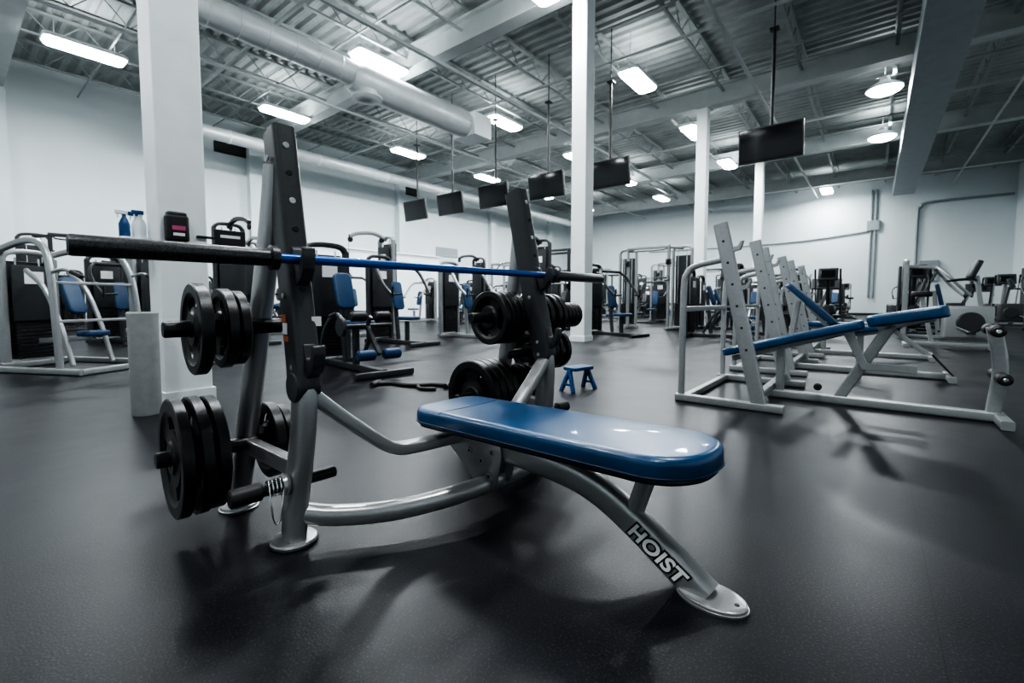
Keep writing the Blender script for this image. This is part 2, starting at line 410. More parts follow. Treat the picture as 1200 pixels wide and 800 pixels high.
# ================================================================== MAIN RACK
RK_LOC = (-.255, 1.841, 0); RK_ROT = math.radians(46.8)
R0 = empty("olympic_bench_press", RK_LOC, RK_ROT)
def P(l, q, z): return (l, -q, z)
UP = [(-.160, 1.31, .575), (-.115, 1.10, .578), (-.07, .89, .580), (-.025, .70, .583), (.010, .55, .587), (.022, .44, .592), (.012, .30, .600), (-.012, .15, .610), (-.020, .015, .618)]
def upq(z):
    for (a, b) in zip(UP, UP[1:]):
        if b[1] <= z <= a[1]:
            t = (z-b[1])/(a[1]-b[1]); return b[0]+(a[0]-b[0])*t
    return 0
BARQ, BARZ = .018, .89
for s in (-1, 1):
    sweep("upright", [P(s*l, q, z) for q, z, l in UP], .062, .098, SILVER, R0, side=(1, 0, 0), e=3.0, k=24)
    cov = [(s*l, q, z) for q, z, l in UP if z >= .55]
    cov = [(cov[0][0], cov[0][1]-.003, 1.318)] + cov[1:] + [(s*.590, .018, .50)]
    sweep("wear_cover", [P(l, q, z) for l, q, z in cov], .074, .106, DARKPL, R0, side=(1, 0, 0), e=6, k=28)
    cyl("cover_end", P(s*.590-.038, .018, .50), P(s*.590+.038, .018, .50), .050, DARKPL, R0)
    for z in (1.26, 1.17, 1.08, .99, .80, .56):
        q = upq(z)
        cyl("bolt", P(s*.58, q+.050, z), P(s*.58, q+.057, z), .010, BOLT if z in (1.26, 1.08, .56) else BLACK, R0, k=14)
    for z in (1.22, .78, .56, .50):
        for side in (-1, 1):
            cyl("side_bolt", P(s*.583+side*.036, upq(z), z), P(s*.583+side*.041, upq(z), z), .009, BOLT, R0, k=14)
    def hook(cq, cz, nm, sc=1.0):
        pr = [(-.055, -.085), (-.01, -.078), (.022, -.06), (.042, -.03), (.047, .006), (.047, .030), (.039, .037), (.030, .030), (.024, .002), (.014, -.013), (0, -.0165), (-.013, -.012), (-.02, .004), (-.030, .034), (-.055, .05)]
        prism(nm, [(-(cq+a*sc), cz+b*sc) for a, b in pr], s*.582-.019, s*.582+.019, DARKPL, R0, .003)
    hook(BARQ, BARZ, "hook_top"); hook(upq(.60)+.077, .60, "hook_lower", .9)
    sweep("rear_leg", [P(s*.596, -.145, 1.20), P(s*.605, -.175, 1.02), P(s*.62, -.225, .78), P(s*.637, -.29, .5), P(s*.652, -.36, .22), P(s*.66, -.42, .01)], .066, .080, SILVER, R0, e=2.4, k=20)
    lathe("rear_foot", P(s*.66, -.42, 0), (0, 0, 1), [(0, .064), (.006, .066), (.008, .062), (.016, .06), (.018, .055)], SILVER, R0)
    lathe("foot_rubber", P(s*.618, -.02, 0), (0, 0, 1), [(0, .070), (.004, .072), (.007, .070)], BLACK, R0)
    lathe("foot_plate", P(s*.618, -.02, .006), (0, 0, 1), [(0, .069), (.005, .070), (.010, .066), (.011, .06)], SILVER, R0, 40)
    rect("side_link", [P(s*.652, -.34, .255), P(s*.602, .0, .235)], .04, .055, SILVER, R0, side=(1, 0, 0))
    sweep("brace", [P(s*.60, .03, .50), P(s*.50, .035, .405), P(s*.36, .045, .285), P(s*.30, .05, .245), P(s*.23, .055, .232), P(s*.03, .08, .232)], .062, .042, SILVER, R0, side=(0, 1, 0), e=6, k=20, n=4)
    cyl("upper_peg", P(s*(.90 if s < 0 else 1.17), -.205, .68), P(s*.60, -.205, .68), .025, IRON, R0)
    cyl("upper_peg_inner", P(s*.64, -.205, .68), P(s*(.57 if s < 0 else .30), -.205, .68), .025, IRON, R0)
    cyl("lower_peg", P(s*.915, -.315, .265), P(s*.62, -.315, .265), .025, IRON, R0)
    cyl("lower_peg_inner", P(s*.66, -.315, .265), P(s*(.50 if s < 0 else .30), -.315, .265), .025, IRON, R0)
    cyl("accessory_peg", P(s*.79, -.0, .20), P(s*.49, -.0, .20), .019, IRON, R0)
    cyl("peg_grip", P(s*.80, -.0, .20), P(s*.715, -.0, .20), .027, BLACK, R0)
    lathe("peg_flange", P(s*.64, -.0, .20), (s, 0, 0), [(0, .03), (.01, .034), (.02, .03)], SILVER, R0)
cyl("middle_peg", P(.62, -.27, .47), P(1.12, -.27, .47), .025, IRON, R0)
for z0, z1, m_ in ((.660, .695, LABELW), (.697, .722, LABELO), (.638, .655, LABELO)):
    z = (z0+z1)/2; box("label", P(-.583-.0378, upq(z)-.018, z), (.0015, .034, z1-z0), m_, R0, 0)
box("label", P(-.55, upq(.70)+.052, .70), (.03, .003, .03), LABELW, R0, 0)
arc = [(-.605, -.005, .095), (-.52, .07, .082), (-.38, .165, .080), (-.2, .235, .088), (0, .262, .095), (.2, .235, .088), (.38, .165, .080), (.52, .07, .082), (.605, -.005, .095)]
sweep("front_arc_tube", [P(*a) for a in arc], .066, .058, SILVER, R0, side=(0, 0, 1), e=2.3, k=20)
spine = [(.04, .232), (.2, .228), (.4, .224), (.53, .219), (.64, .208), (.73, .183), (.82, .140), (.92, .080), (1.04, .004)]
sweep("spine_and_front_leg", [P(0, q, z) for q, z in spine], .062, .086, SILVER, R0, side=(1, 0, 0), e=3.4, k=28)
V = []; F = []; k = 40
for (z, sc) in ((0, 1.0), (.006, 1.02), (.0065, .985), (.013, .975), (.015, .93)):
    for j in range(k):
        a = 2*PI*j/k; V.append(P(.060*sc*math.cos(a), 1.050+.088*sc*math.sin(a), z))
for i in range(4):
    for j in range(k): F.append((i*k+j, i*k+(j+1) % k, (i+1)*k+(j+1) % k, (i+1)*k+j))
F += [tuple(range(k)), tuple(range(4*k, 5*k))]
mk("front_foot_plate", V, F, SILVER, R0)
cyl("foot_hole", P(0, 1.112, .013), P(0, 1.112, .0165), .006, BLACK, R0, k=16)
gp = [(.03, .262), (.33, .248), (.335, .20), (.31, .10), (.27, .062), (.21, .072), (.13, .14), (.03, .205)]
for s in (-1, 1):
    prism("gusset_plate", [(-a, b) for a, b in gp], s*.034, s*.041, SILVER, R0, .0015)
    for (a, b, r) in ((.10, .226, .010), (.17, .200, .013), (.235, .175, .013), (.275, .125, .014), (.29, .215, .010)):
        cyl("gusset_bolt", P(s*.041, a, b), P(s*.046, a, b), r, BOLT, R0, k=16)
        cyl("bolt_socket", P(s*.046, a, b), P(s*.0468, a, b), r*.5, BLACK, R0, k=6)
sweep("front_strut", [P(0, .83, .155), P(0, .885, .320)], .05, .05, SILVER, R0, side=(1, 0, 0), e=2.4, k=16, n=1)
pL = 1.11; pW = .330; pq = .503
tilt_parts = []
tilt_parts.append(rect("pad_rail", [P(0, .03, .262), P(0, .60, .262)], .05, .03, SILVER, R0))
for q in (.12, .5, .90): tilt_parts.append(box("pad_bracket", P(0, q, .279), (.2, .06, .006), SILVER, R0, .001))
tilt_parts.append(rbox("bench_pad", P(0, pq, .316), (pW, pL, .068), BLUE, R0, radii=(.085, .085, .145, .145), re=.022, seg=12, es=6))
tilt_parts.append(rbox("pad_baseboard", P(0, pq, .284), (pW-.02, pL-.02, .012), BLACK, R0, radii=(.08, .08, .14, .14), re=.003, seg=10))
def outline(W, L, radii, z, cy):
    pts = []
    for (cx, cyy, q) in ((1, 1, 0), (-1, 1, 1), (-1, -1, 2), (1, -1, 3)):
        R = radii[q]
        for i in range(11):
            a = (q+i/10)*PI/2; pts.append(Vector((cx*(W/2-R)+R*math.cos(a), cyy*(L/2-R)+R*math.sin(a)+cy, z)))
    return pts
tilt_parts.append(sweep("pad_piping", outline(pW+.001, pL+.001, (.085, .085, .145, .145), .299, -pq), .005, .005, BLUED, R0, side=(0, 0, 1), k=8, closed=True))
hw = pW/2
tilt_parts.append(sweep("pad_cross_seam", [P(-hw+.001, .13, .328), P(-hw+.007, .135, .343), P(-hw+.03, .14, .3498), P(0, .15, .3498), P(hw-.03, .14, .3498), P(hw-.007, .135, .343), P(hw-.001, .13, .328)], .004, .003, BLUED, R0, side=(0, 1, 0), k=8, n=3))
for o in tilt_parts:
    for v in o.data.vertices: v.co.z += -.036*v.co.y+.004
def decal(body, size, off, m_, lx, q, z, ang):
    cu = bpy.data.curves.new("t", 'FONT'); cu.body = body; cu.size = size; cu.extrude = .0004; cu.offset = off; cu.align_x = 'CENTER'; cu.align_y = 'CENTER'; cu.space_character = 1.04; cu.shear = .15
    ob = bpy.data.objects.new("t", cu); scene.collection.objects.link(ob)
    dg = bpy.context.evaluated_depsgraph_get(); dg.update()
    me = bpy.data.meshes.new_from_object(ob.evaluated_get(dg)); bpy.data.objects.remove(ob)
    tq, tz = math.cos(ang), -math.sin(ang)
    M = Matrix(((0, 0, -1, lx), (-tq, tz, 0, -q), (tz, tq, 0, z), (0, 0, 0, 1)))
    me.transform(M); me.materials.clear(); me.materials.append(m_)
    for p in me.polygons: p.material_index = 0
    o = bpy.data.objects.new("lettering", me); scene.collection.objects.link(o); o.parent = R0
la = math.atan2(.060, .10)
decal("HOIST", .060, .0068, BLACK, -.0318, .912, .0830, la)
decal("HOIST", .060, .0020, LABELW, -.0326, .912, .0830, la)
box("tube_label", P(-.0315, .30, .215), (.001, .05, .02), LABELW, R0, 0)

B = empty("barbell", RK_LOC, RK_ROT)
cyl("shaft", P(-.66, BARQ, BARZ), P(.66, BARQ, BARZ), .0145, BLUEBAR, B, k=24)
for s in (-1, 1):
    lathe("sleeve", P(s*.655, BARQ, BARZ), (s, 0, 0), [(0, .030), (.003, .036), (.022, .036), (.025, .030), (.026, .025), (.440, .025), (.444, .0235), (.446, .015), (.443, .013)], SLEEVE, B, 40)
    cyl("end_cap", P(s*1.096, BARQ, BARZ), P(s*1.1015, BARQ, BARZ), .017, BLACK, B)

rotm = Matrix.Rotation(RK_ROT, 4, 'Z')
def plate(l, q, z, R, T, roll=0.0):
    me = plate_mesh(R, T); o = bpy.data.objects.new("weight_plate", me); scene.collection.objects.link(o)
    w = Vector(RK_LOC)+rotm.to_3x3() @ Vector(P(l, q, z)); o.location = w
    o.rotation_euler = (Matrix.Rotation(RK_ROT, 3, 'Z') @ Matrix.Rotation(roll, 3, 'X')).to_euler()
UQ, UZ, LQ, LZ = -.205, .68-.002, -.315, .265-.002
plate(-.815, UQ, UZ, .140, .034, .4); plate(-.745, UQ, UZ, .125, .030, 1.2); plate(-.709, UQ, UZ, .118, .028, .1)
plate(-.862, LQ, LZ, .190, .034, .7); plate(-.812, LQ, LZ, .190, .034, .2); plate(-.768, LQ, LZ, .185, .034, 1.0)
plate(-.585, LQ, LZ, .135, .034, .2); plate(-.545, LQ, LZ, .120, .03, .9)
for i, l in enumerate((.555, .515, .475, .43)): plate(l, UQ, UZ, .135, .034, i*.7)
for i, l in enumerate((.555, .51, .462, .415)): plate(l, LQ, LZ, .190, .040, i*.5)
for i, l in enumerate((.74, .79, .86, .91)): plate(l, UQ, UZ, .125, .034, i*.9)
for i, l in enumerate((1.02, 1.055, 1.09, 1.125)): plate(l, UQ, UZ, .075, .030, i*.9)
for i, l in enumerate((.80, .85, .93, .98, 1.05)): plate(l, -.27, .468, .115, .034, i*.6)
for i, l in enumerate((.72, .765, .81)): plate(l, LQ, LZ, .14, .036, i*.4)

S = empty("spring_collar", RK_LOC, RK_ROT)
pts = [P(-.700+.011*t/(2*PI), .024*math.cos(t), .20+.024*math.sin(t)) for t in [i*PI/8 for i in range(0, 16*5+1)]]
sweep("coil", pts, .005, .005, CHROME, S, side=(1, 0, 0), k=8, n=1)
tube("loop_handle", [P(-.70, .024, .20), P(-.70, .035, .15), P(-.695, .035, .115), P(-.685, .034, .10), P(-.675, .035, .115), P(-.67, .035, .15), P(-.66, .022, .195)], .0022, CHROME, S)

# ================================================================== OLYMPIC BENCHES
def olympic_bench(name, kind):
    E = empty(name)
    for s in (-1, 1):
        y = s*.6
        rect("side_foot", [(-.97, y, .03), (-.25, y, .03)], .06, .055, SILVER2, E, side=(0, 1, 0))
        rect("upright", [(-.40, y, .04), (-.68, y, 1.31)], .055, .095, SILVER2, E, side=(0, 1, 0))
        for i in range(6):
            t = .30+.12*i; x = -.40-.28*t; z = .04+1.27*t
            cyl("hole", (x, y-.029, z), (x, y-.027, z), .009, BLACK, E, k=12)
            cyl("hole", (x, y+.027, z), (x, y+.029, z), .009, BLACK, E, k=12)
        sweep("rear_leg", [(-.93, y, .04), (-.93, y, .5), (-.925, y, .88), (-.90, y, .97), (-.84, y, 1.02), (-.64, y, 1.06)], .045, .045, SILVER2, E, side=(0, 1, 0), e=3, k=14)
        for z in (.88, 1.15):
            t = (z-.04)/1.27; x = -.40-.28*t
            prism2 = [(x+.03, z-.05), (x+.10, z-.03), (x+.12, z+.03), (x+.105, z+.03), (x+.085, z-.005), (x+.05, z-.01), (x+.03, z+.02)]
            V = []; F = []; n = len(prism2)
            for yy in (y-.02, y+.02): V += [(a, yy, b) for a, b in prism2]
            F += [tuple(range(n)), tuple(range(2*n-1, n-1, -1))]+[(i, (i+1) % n, n+(i+1) % n, n+i) for i in range(n)]
            mk("hook", V, F, SILVER2, E, smooth=False)
    rect("rear_crossbar", [(-.90, -.6, .03), (-.90, .6, .03)], .05, .05, SILVER2, E, side=(0, 0, 1))
    rect("front_crossbar", [(-.42, -.6, .09), (-.42, .6, .09)], .05, .05, SILVER2, E, side=(0, 0, 1))
    rect("high_crossbar", [(-.93, -.6, .7), (-.93, .6, .7)], .04, .04, SILVER2, E, side=(0, 0, 1))
    rect("base_beam", [(-.44, 0, .035), (.86, 0, .035)], .07, .06, SILVER2, E, side=(0, 1, 0))
    rect("end_foot", [(.84, -.24, .03), (.84, .24, .03)], .06, .055, SILVER2, E, side=(1, 0, 0))
    def pad(a, b, w=.28, t=.06):
        a = Vector(a); b = Vector(b); d = b-a; ang = math.atan2(d.z, d.x)
        R = Matrix.Rotation(-ang, 3, 'Y')
        rbox("pad", (a+b)/2, (d.length, w, t), BLUE, E, .05, .016, R)
        rect("pad_rail", [a+Vector((.06, 0, -.05)), b+Vector((-.06, 0, -.05))], .05, .04, SILVER2, E, side=(0, 1, 0))
    if kind == 'decline':
        pad((-.765, 0, .335), (.15, 0, .60)); pad((.165, 0, .615), (.58, 0, .70), .30, .075)
        rect("seat_post", [(-.36, 0, .05), (-.36, 0, .42)], .05, .06, SILVER2, E, side=(0, 1, 0))
        rect("mid_post", [(.02, 0, .05), (.30, 0, .60)], .05, .07, SILVER2, E, side=(0, 1, 0))
        rect("adjust_arm", [(.06, -.05, .54), (.16, -.05, .30), (.44, -.05, .30)], .012, .06, SILVER2, E, side=(0, 1, 0))
        rect("end_post", [(.81, 0, .05), (.83, 0, .35), (.79, 0, .60)], .055, .07, SILVER2, E, side=(0, 1, 0), n=4)
        for x, z in ((.79, .58), (.83, .29)):
            cyl("roller_rod", (x, -.17, z), (x, .17, z), .012, CHROME, E)
            for s in (-1, 1):
                cyl("foam_roller", (x, s*.05, z), (x, s*.165, z), .036, BLACK, E, c=.012)
        cyl("knob_stem", (-.1, -.03, .14), (-.1, -.14, .14), .008, CHROME, E); lathe("knob", (-.1, -.13, .14), (0, -1, 0), [(0, .012), (.01, .026), (.03, .026), (.036, .018)], BLACK, E)
    elif kind == 'incline':
        pad((-.52, 0, .95), (-.06, 0, .50)); pad((-.02, 0, .44), (.38, 0, .50), .30)
        rect("back_post", [(-.52, 0, .05), (-.42, 0, .76)], .05, .06, SILVER2, E, side=(0, 1, 0))
        rect("seat_post", [(.15, 0, .05), (.15, 0, .42)], .05, .06, SILVER2, E, side=(0, 1, 0))
        rect("foot_rest", [(.86, 0, .05), (.70, 0, .25)], .3, .02, BLACK, E, side=(0, 1, 0))
    else:
        pad((-.6, 0, .43), (.55, 0, .43), .29)
        rect("post", [(-.3, 0, .05), (-.3, 0, .38)], .05, .06, SILVER2, E, side=(0, 1, 0))
        rect("leg", [(.84, 0, .05), (.45, 0, .38)], .05, .06, SILVER2, E, side=(0, 1, 0))
    return join(E)
BR = RA-PI/2
o = olympic_bench("decline_olympic_bench", 'decline'); o.location = rw(4.1, .2); o.rotation_euler = (0, 0, BR)
o = olympic_bench("incline_olympic_bench", 'incline'); o.location = rw(6.0, .25); o.rotation_euler = (0, 0, BR)
for i_, m_ in enumerate(o.data.materials):
    if m_ is BLUE: o.data.materials[i_] = BLUEM
o = olympic_bench("flat_olympic_bench", 'flat'); o.location = rw(7.9, .25); o.rotation_euler = (0, 0, BR)

# ================================================================== BACKGROUND MACHINES
def tower(E, x, y, h=1.5, shroud=True):
    for s in (-1, 1): rect("tower_upright", [(x+s*.24, y, .02), (x+s*.24, y, h)], .06, .09, SILVER2, E, side=(1, 0, 0))
    sweep("tower_top", [(x-.24, y, h-.02), (x-.18, y, h+.05), (x, y, h+.07), (x+.18, y, h+.05), (x+.24, y, h-.02)], .09, .06, SILVER2, E, side=(0, 1, 0), e=4, k=14, n=3)
    rect("tower_base", [(x-.30, y, .04), (x+.30, y, .04)], .10, .07, SILVER2, E, side=(0, 1, 0))
    for i in range(14): box("stack_plate", (x, y, .12+.042*i), (.34, .12, .036), STACK, E, .003)
    for s in (-1, 1): cyl("guide_rod", (x+s*.11, y, .08), (x+s*.11, y, h), .010, CHROME, E, k=8)
    if shroud:
        rbox("shroud", (x, y+.09, h*.54), (.44, .05, h*.86), SHROUD, E, .02, .01)
        rbox("shroud_front", (x, y-.08, h*.68), (.40, .02, h*.50), SHROUD, E, .01, .005)
        box("placard", (x, y-.093, h*.82), (.18, .004, .14), LABELW, E, 0)
def seatset(E, backh=.50, seatz=.46, y=-.18, tilt=12):
    rect("seat_post", [(0, y+.02, .06), (0, y+.02, seatz-.05)], .06, .07, SILVER2, E)
    rbox("seat_pad", (0, y-.02, seatz), (.29, .34, .06), BLUEM, E, .07, .02)
    if backh:
        R2 = Matrix.Rotation(math.radians(90-tilt), 3, 'X')
        rbox("back_pad", (0, y+.27, seatz+.14+backh/2), (.21, backh, .06), BLUEM, E, .06, .02, R2)
        rect("back_post", [(0, y+.26, .08), (0, y+.36, seatz+backh)], .05, .07, SILVER2, E)
def base(E, L=1.2):
    rect("base_beam", [(0, -.62, .04), (0, .62, .04)], .07, .07, SILVER2, E)
    rect("front_foot", [(-.32, -.62, .035), (.32, -.62, .035)], .07, .06, SILVER2, E, side=(0, 1, 0))
def chest_press():
    E = empty("chest_press_machine"); base(E); tower(E, 0, .62); seatset(E)
    rect("head_beam", [(0, .62, 1.46), (0, .16, 1.42)], .06, .07, SILVER2, E)
    cyl("pivot", (-.34, .16, 1.40), (.34, .16, 1.40), .035, SILVER2, E)
    for s in (-1, 1):
        sweep("press_arm", [(s*.33, .16, 1.40), (s*.44, .05, 1.28), (s*.46, -.12, 1.05), (s*.42, -.30, .86)], .045, .055, SILVER2, E, e=3, k=12, n=4)
        cyl("grip", (s*.42, -.30, .86), (s*.24, -.34, .88), .018, BLACK, E); cyl("grip_vertical", (s*.42, -.31, .82), (s*.42, -.33, 1.0), .018, BLACK, E)
    return join(E)
def leg_ext():
    E = empty("leg_extension_machine"); base(E); tower(E, .0, .66, 1.35); seatset(E, .42, .52, -.05, 18)
    for s in (-1, 1):
        sweep("side_frame", [(s*.26, .3, .10), (s*.28, .1, .45), (s*.28, -.15, .62), (s*.26, -.30, .55)], .04, .05, SILVER2, E, e=3, k=12, n=4)
        cyl("grip", (s*.29, -.05, .60), (s*.29, -.2, .63), .02, BLACK, E)
        cyl("ankle_roller", (s*.05, -.52, .22), (s*.24, -.52, .22), .055, BLUEM, E, c=.015)
        cyl("thigh_roller", (s*.05, -.36, .60), (s*.22, -.36, .60), .05, BLACK, E, c=.015)
    cyl("cam", (-.30, -.28, .50), (-.26, -.28, .50), .10, SHROUD, E); cyl("pivot", (-.28, -.28, .5), (.28, -.28, .5), .025, SILVER2, E)
    rect("lever_arm", [(0, -.28, .5), (0, -.52, .22)], .04, .05, SILVER2, E); rect("lever_up", [(0, -.28, .5), (0, -.36, .60)], .03, .04, SILVER2, E)
    return join(E)
def lat_pull():
    E = empty("lat_pulldown_machine"); base(E); tower(E, 0, .62, 2.1); seatset(E, 0, .48, -.25)
    sweep("overhead_boom", [(0, .62, 2.12), (0, .3, 2.22), (0, -.1, 2.18), (0, -.3, 2.1)], .06, .08, SILVER2, E, e=4, k=14, n=4)
    for yy, zz in ((.5, 2.1), (-.28, 2.04)): cyl("pulley", (-.015, yy, zz), (.015, yy, zz), .06, BLACK, E)
    cyl("cable", (0, -.32, 2.02), (0, -.32, 1.62), .004, BLACK, E, k=6)
    tube("lat_bar", [(-.56, -.32, 1.48), (-.42, -.32, 1.60), (0, -.32, 1.62), (.42, -.32, 1.60), (.56, -.32, 1.48)], .014, CHROME, E, n=3)
    rect("thigh_post", [(0, -.45, .06), (0, -.48, .66)], .05, .06, SILVER2, E)
    for s in (-1, 1): cyl("thigh_roller", (s*.04, -.47, .64), (s*.22, -.47, .64), .06, BLUEM, E, c=.015)
    return join(E)
def trainer():
    E = empty("cable_crossover_machine")
    for s in (-1, 1):
        tower(E, s*.75, .25, 2.1, False)
        rbox("shroud", (s*.75, .36, 1.1), (.42, .04, 1.7), SHROUD, E, .02, .01)
        rect("front_column", [(s*.55, -.2, .03), (s*.55, -.2, 2.15)], .07, .07, SILVER2, E)
        rect("foot", [(s*.55, -.40, .035), (s*.75, .30, .035)], .07, .06, SILVER2, E, side=(1, 0, 0))
        rect("top_link", [(s*.55, -.2, 2.12), (s*.75, .25, 2.12)], .06, .06, SILVER2, E, side=(1, 0, 0))
        cyl("pulley", (s*.55-.015, -.27, 1.75), (s*.55+.015, -.27, 1.75), .055, BLACK, E)
        box("carriage", (s*.55, -.22, 1.75), (.11, .11, .14), BLACK, E)
        cyl("cable", (s*.55, -.30, 1.72), (s*.55, -.30, 1.4), .004, BLACK, E, k=6)
        tube("handle", [(s*.55-.06, -.30, 1.28), (s*.55-.05, -.30, 1.34), (s*.55, -.30, 1.40), (s*.55+.05, -.30, 1.34), (s*.55+.06, -.30, 1.28)], .008, BLACK, E, n=2)
        cyl("handle_grip", (s*.55-.065, -.30, 1.28), (s*.55+.065, -.30, 1.28), .016, BLACK, E)
    rect("top_beam", [(-.58, -.2, 2.15), (.58, -.2, 2.15)], .08, .08, SILVER2, E, side=(0, 1, 0))
    tube("pullup_bar", [(-.5, -.22, 2.1), (-.4, -.35, 2.05), (.4, -.35, 2.05), (.5, -.22, 2.1)], .016, BLACK, E, n=3)
    return join(E)
def elliptical():
    E = empty("elliptical_trainer")
    rect("base_rail", [(0, -.9, .05), (0, .85, .05)], .10, .08, SHROUD, E)
    for y, w in ((-.85, .35), (.8, .35)): rect("stabiliser", [(-w, y, .035), (w, y, .035)], .08, .06, SILVER2, E, side=(0, 1, 0))
    rbox("flywheel_housing", (0, .48, .38), (.26, .62, .56), SHROUD, E, .1, .05)
    for s in (-1, 1): cyl("crank_disc", (s*.14, .48, .36), (s*.17, .48, .36), .24, SHROUD, E)
    sweep("mast", [(0, .35, .5), (0, .15, .9), (0, .02, 1.35)], .09, .08, SILVER2, E, e=4, k=14, n=4)
    rbox("console", (0, -.03, 1.45), (.44, .07, .34), SHROUD, E, .03, .02, Matrix.Rotation(math.radians(-22), 3, 'X'))
    rbox("console_screen", (0, -.075, 1.465), (.30, .02, .20), SCREEN, E, .01, .005, Matrix.Rotation(math.radians(-22), 3, 'X'))
    for s in (-1, 1):
        rect("pedal_arm", [(s*.22, .45, .36+s*.12), (s*.22, -.65, .22)], .05, .06, SILVER2, E)
        rbox("pedal", (s*.22, -.30, .34+s*.04), (.16, .36, .05), BLACK, E, .04, .012)
        sweep("swing_arm", [(s*.27, .35, .32), (s*.27, .15, .8), (s*.27, .0, 1.15), (s*.27, -.16, 1.5)], .035, .035, SILVER2, E, k=12, n=4)
        cyl("swing_grip", (s*.27, -.08, 1.32), (s*.27, -.19, 1.58), .022, BLACK, E)
    return join(E)
def treadmill():
    E = empty("treadmill")
    rbox("deck", (0, -.1, .14), (.84, 1.85, .12), SHROUD, E, .05, .02); rbox("belt", (0, -.15, .205), (.52, 1.6, .02), BLACK, E, .01, .005)
    for s in (-1, 1):
        box("side_rail", (s*.35, -.12, .21), (.10, 1.7, .03), SILVER2, E); cyl("leveller", (s*.36, -.8, 0), (s*.36, -.8, .09), .03, BLACK, E); cyl("leveller_f", (s*.36, .65, 0), (s*.36, .65, .09), .03, BLACK, E)
        sweep("upright", [(s*.38, .68, .2), (s*.38, .62, .7), (s*.36, .52, 1.15)], .05, .09, SILVER2, E, e=4, k=14, n=4)
        tube("handrail", [(s*.36, .52, 1.08), (s*.36, .30, 1.02), (s*.36, .05, .98)], .022, BLACK, E, n=3)
    rbox("motor_cover", (0, .72, .24), (.74, .36, .20), SHROUD, E, .08, .04)
    rbox("console", (0, .50, 1.28), (.80, .09, .34), SHROUD, E, .04, .02, Matrix.Rotation(math.radians(-20), 3, 'X'))
    rbox("console_screen", (0, .445, 1.30), (.42, .02, .22), SCREEN, E, .01, .005, Matrix.Rotation(math.radians(-20), 3, 'X'))
    return join(E)
def squat_rack():
    E = empty("squat_rack")
    for s in (-1, 1):
        for y in (-.3, .4): rect("post", [(s*.58, y, .03), (s*.58, y, 2.1)], .07, .07, SILVER2, E)
        rect("foot", [(s*.58, -.6, .035), (s*.58, .6, .035)], .07, .06, SILVER2, E); rect("top_side", [(s*.58, -.3, 2.08), (s*.58, .4, 2.08)], .06, .06, SILVER2, E)
        rect("safety", [(s*.53, -.3, .8), (s*.53, .4, .8)], .05, .05, BLACK, E); box("hook", (s*.58, -.36, 1.12), (.05, .10, .10), BLACK, E)
        for i, yz in enumerate((.5, .95)):
            cyl("peg", (s*.6, .4, yz), (s*.85, .4, yz), .025, IRON, E)
            for j in range(3): lathe("plate", (s*(.66+.045*j), .4, yz), (1, 0, 0), [(0, .16), (.004, .19), (.03, .19), (.034, .16)], IRON, E)
        lathe("bar_plate", (s*.72, -.37, 1.20), (s, 0, 0), [(0, .2), (.004, .22), (.036, .22), (.04, .2)], IRON, E)
        cyl("bar_sleeve", (s*.66, -.37, 1.20), (s*1.05, -.37, 1.20), .025, SILVER2, E)
    cyl("bar", (-.68, -.37, 1.20), (.68, -.37, 1.20), .014, CHROME, E)
    for y in (-.3, .4): rect("crossbar", [(-.58, y, 2.08), (.58, y, 2.08)], .06, .06, SILVER2, E, side=(0, 1, 0))
    rect("low_cross", [(-.58, .4, .2), (.58, .4, .2)], .06, .06, SILVER2, E, side=(0, 1, 0))
    return join(E)
def dumbbell_rack():
    E = empty("dumbbell_rack")
    for s in (-1, 1):
        rect("frame", [(s*.9, .3, .03), (s*.9, .1, 1.05)], .06, .08, SHROUD, E); rect("foot", [(s*.9, -.3, .035), (s*.9, .35, .035)], .06, .06, SHROUD, E)
    for i, (y, z) in enumerate(((-.12, .30), (.02, .62), (.12, .94))):
        rect("shelf_front", [(-.9, y-.1, z), (.9, y-.1, z+.0)], .05, .04, SHROUD, E, side=(0, 1, 0)); rect("shelf_back", [(-.9, y+.1, z+.05), (.9, y+.1, z+.05)], .05, .04, SHROUD, E, side=(0, 1, 0))
        rect("support", [(-.9, y, z-.02), (-.9, .2, z-.02)], .04, .04, SHROUD, E); rect("support", [(.9, y, z-.02), (.9, .2, z-.02)], .04, .04, SHROUD, E)
        for j in range(8):
            x = -.78+.222*j; r = .075-.012*i
            cyl("dumbbell_handle", (x, y-.1, z+.10), (x, y+.1, z+.13), .015, CHROME, E, k=10)
            cyl("dumbbell_head", (x, y-.17, z+.09), (x, y-.06, z+.105), r, IRON, E, k=14); cyl("dumbbell_head", (x, y+.06, z+.125), (x, y+.17, z+.14), r, IRON, E, k=14)
    return join(E)
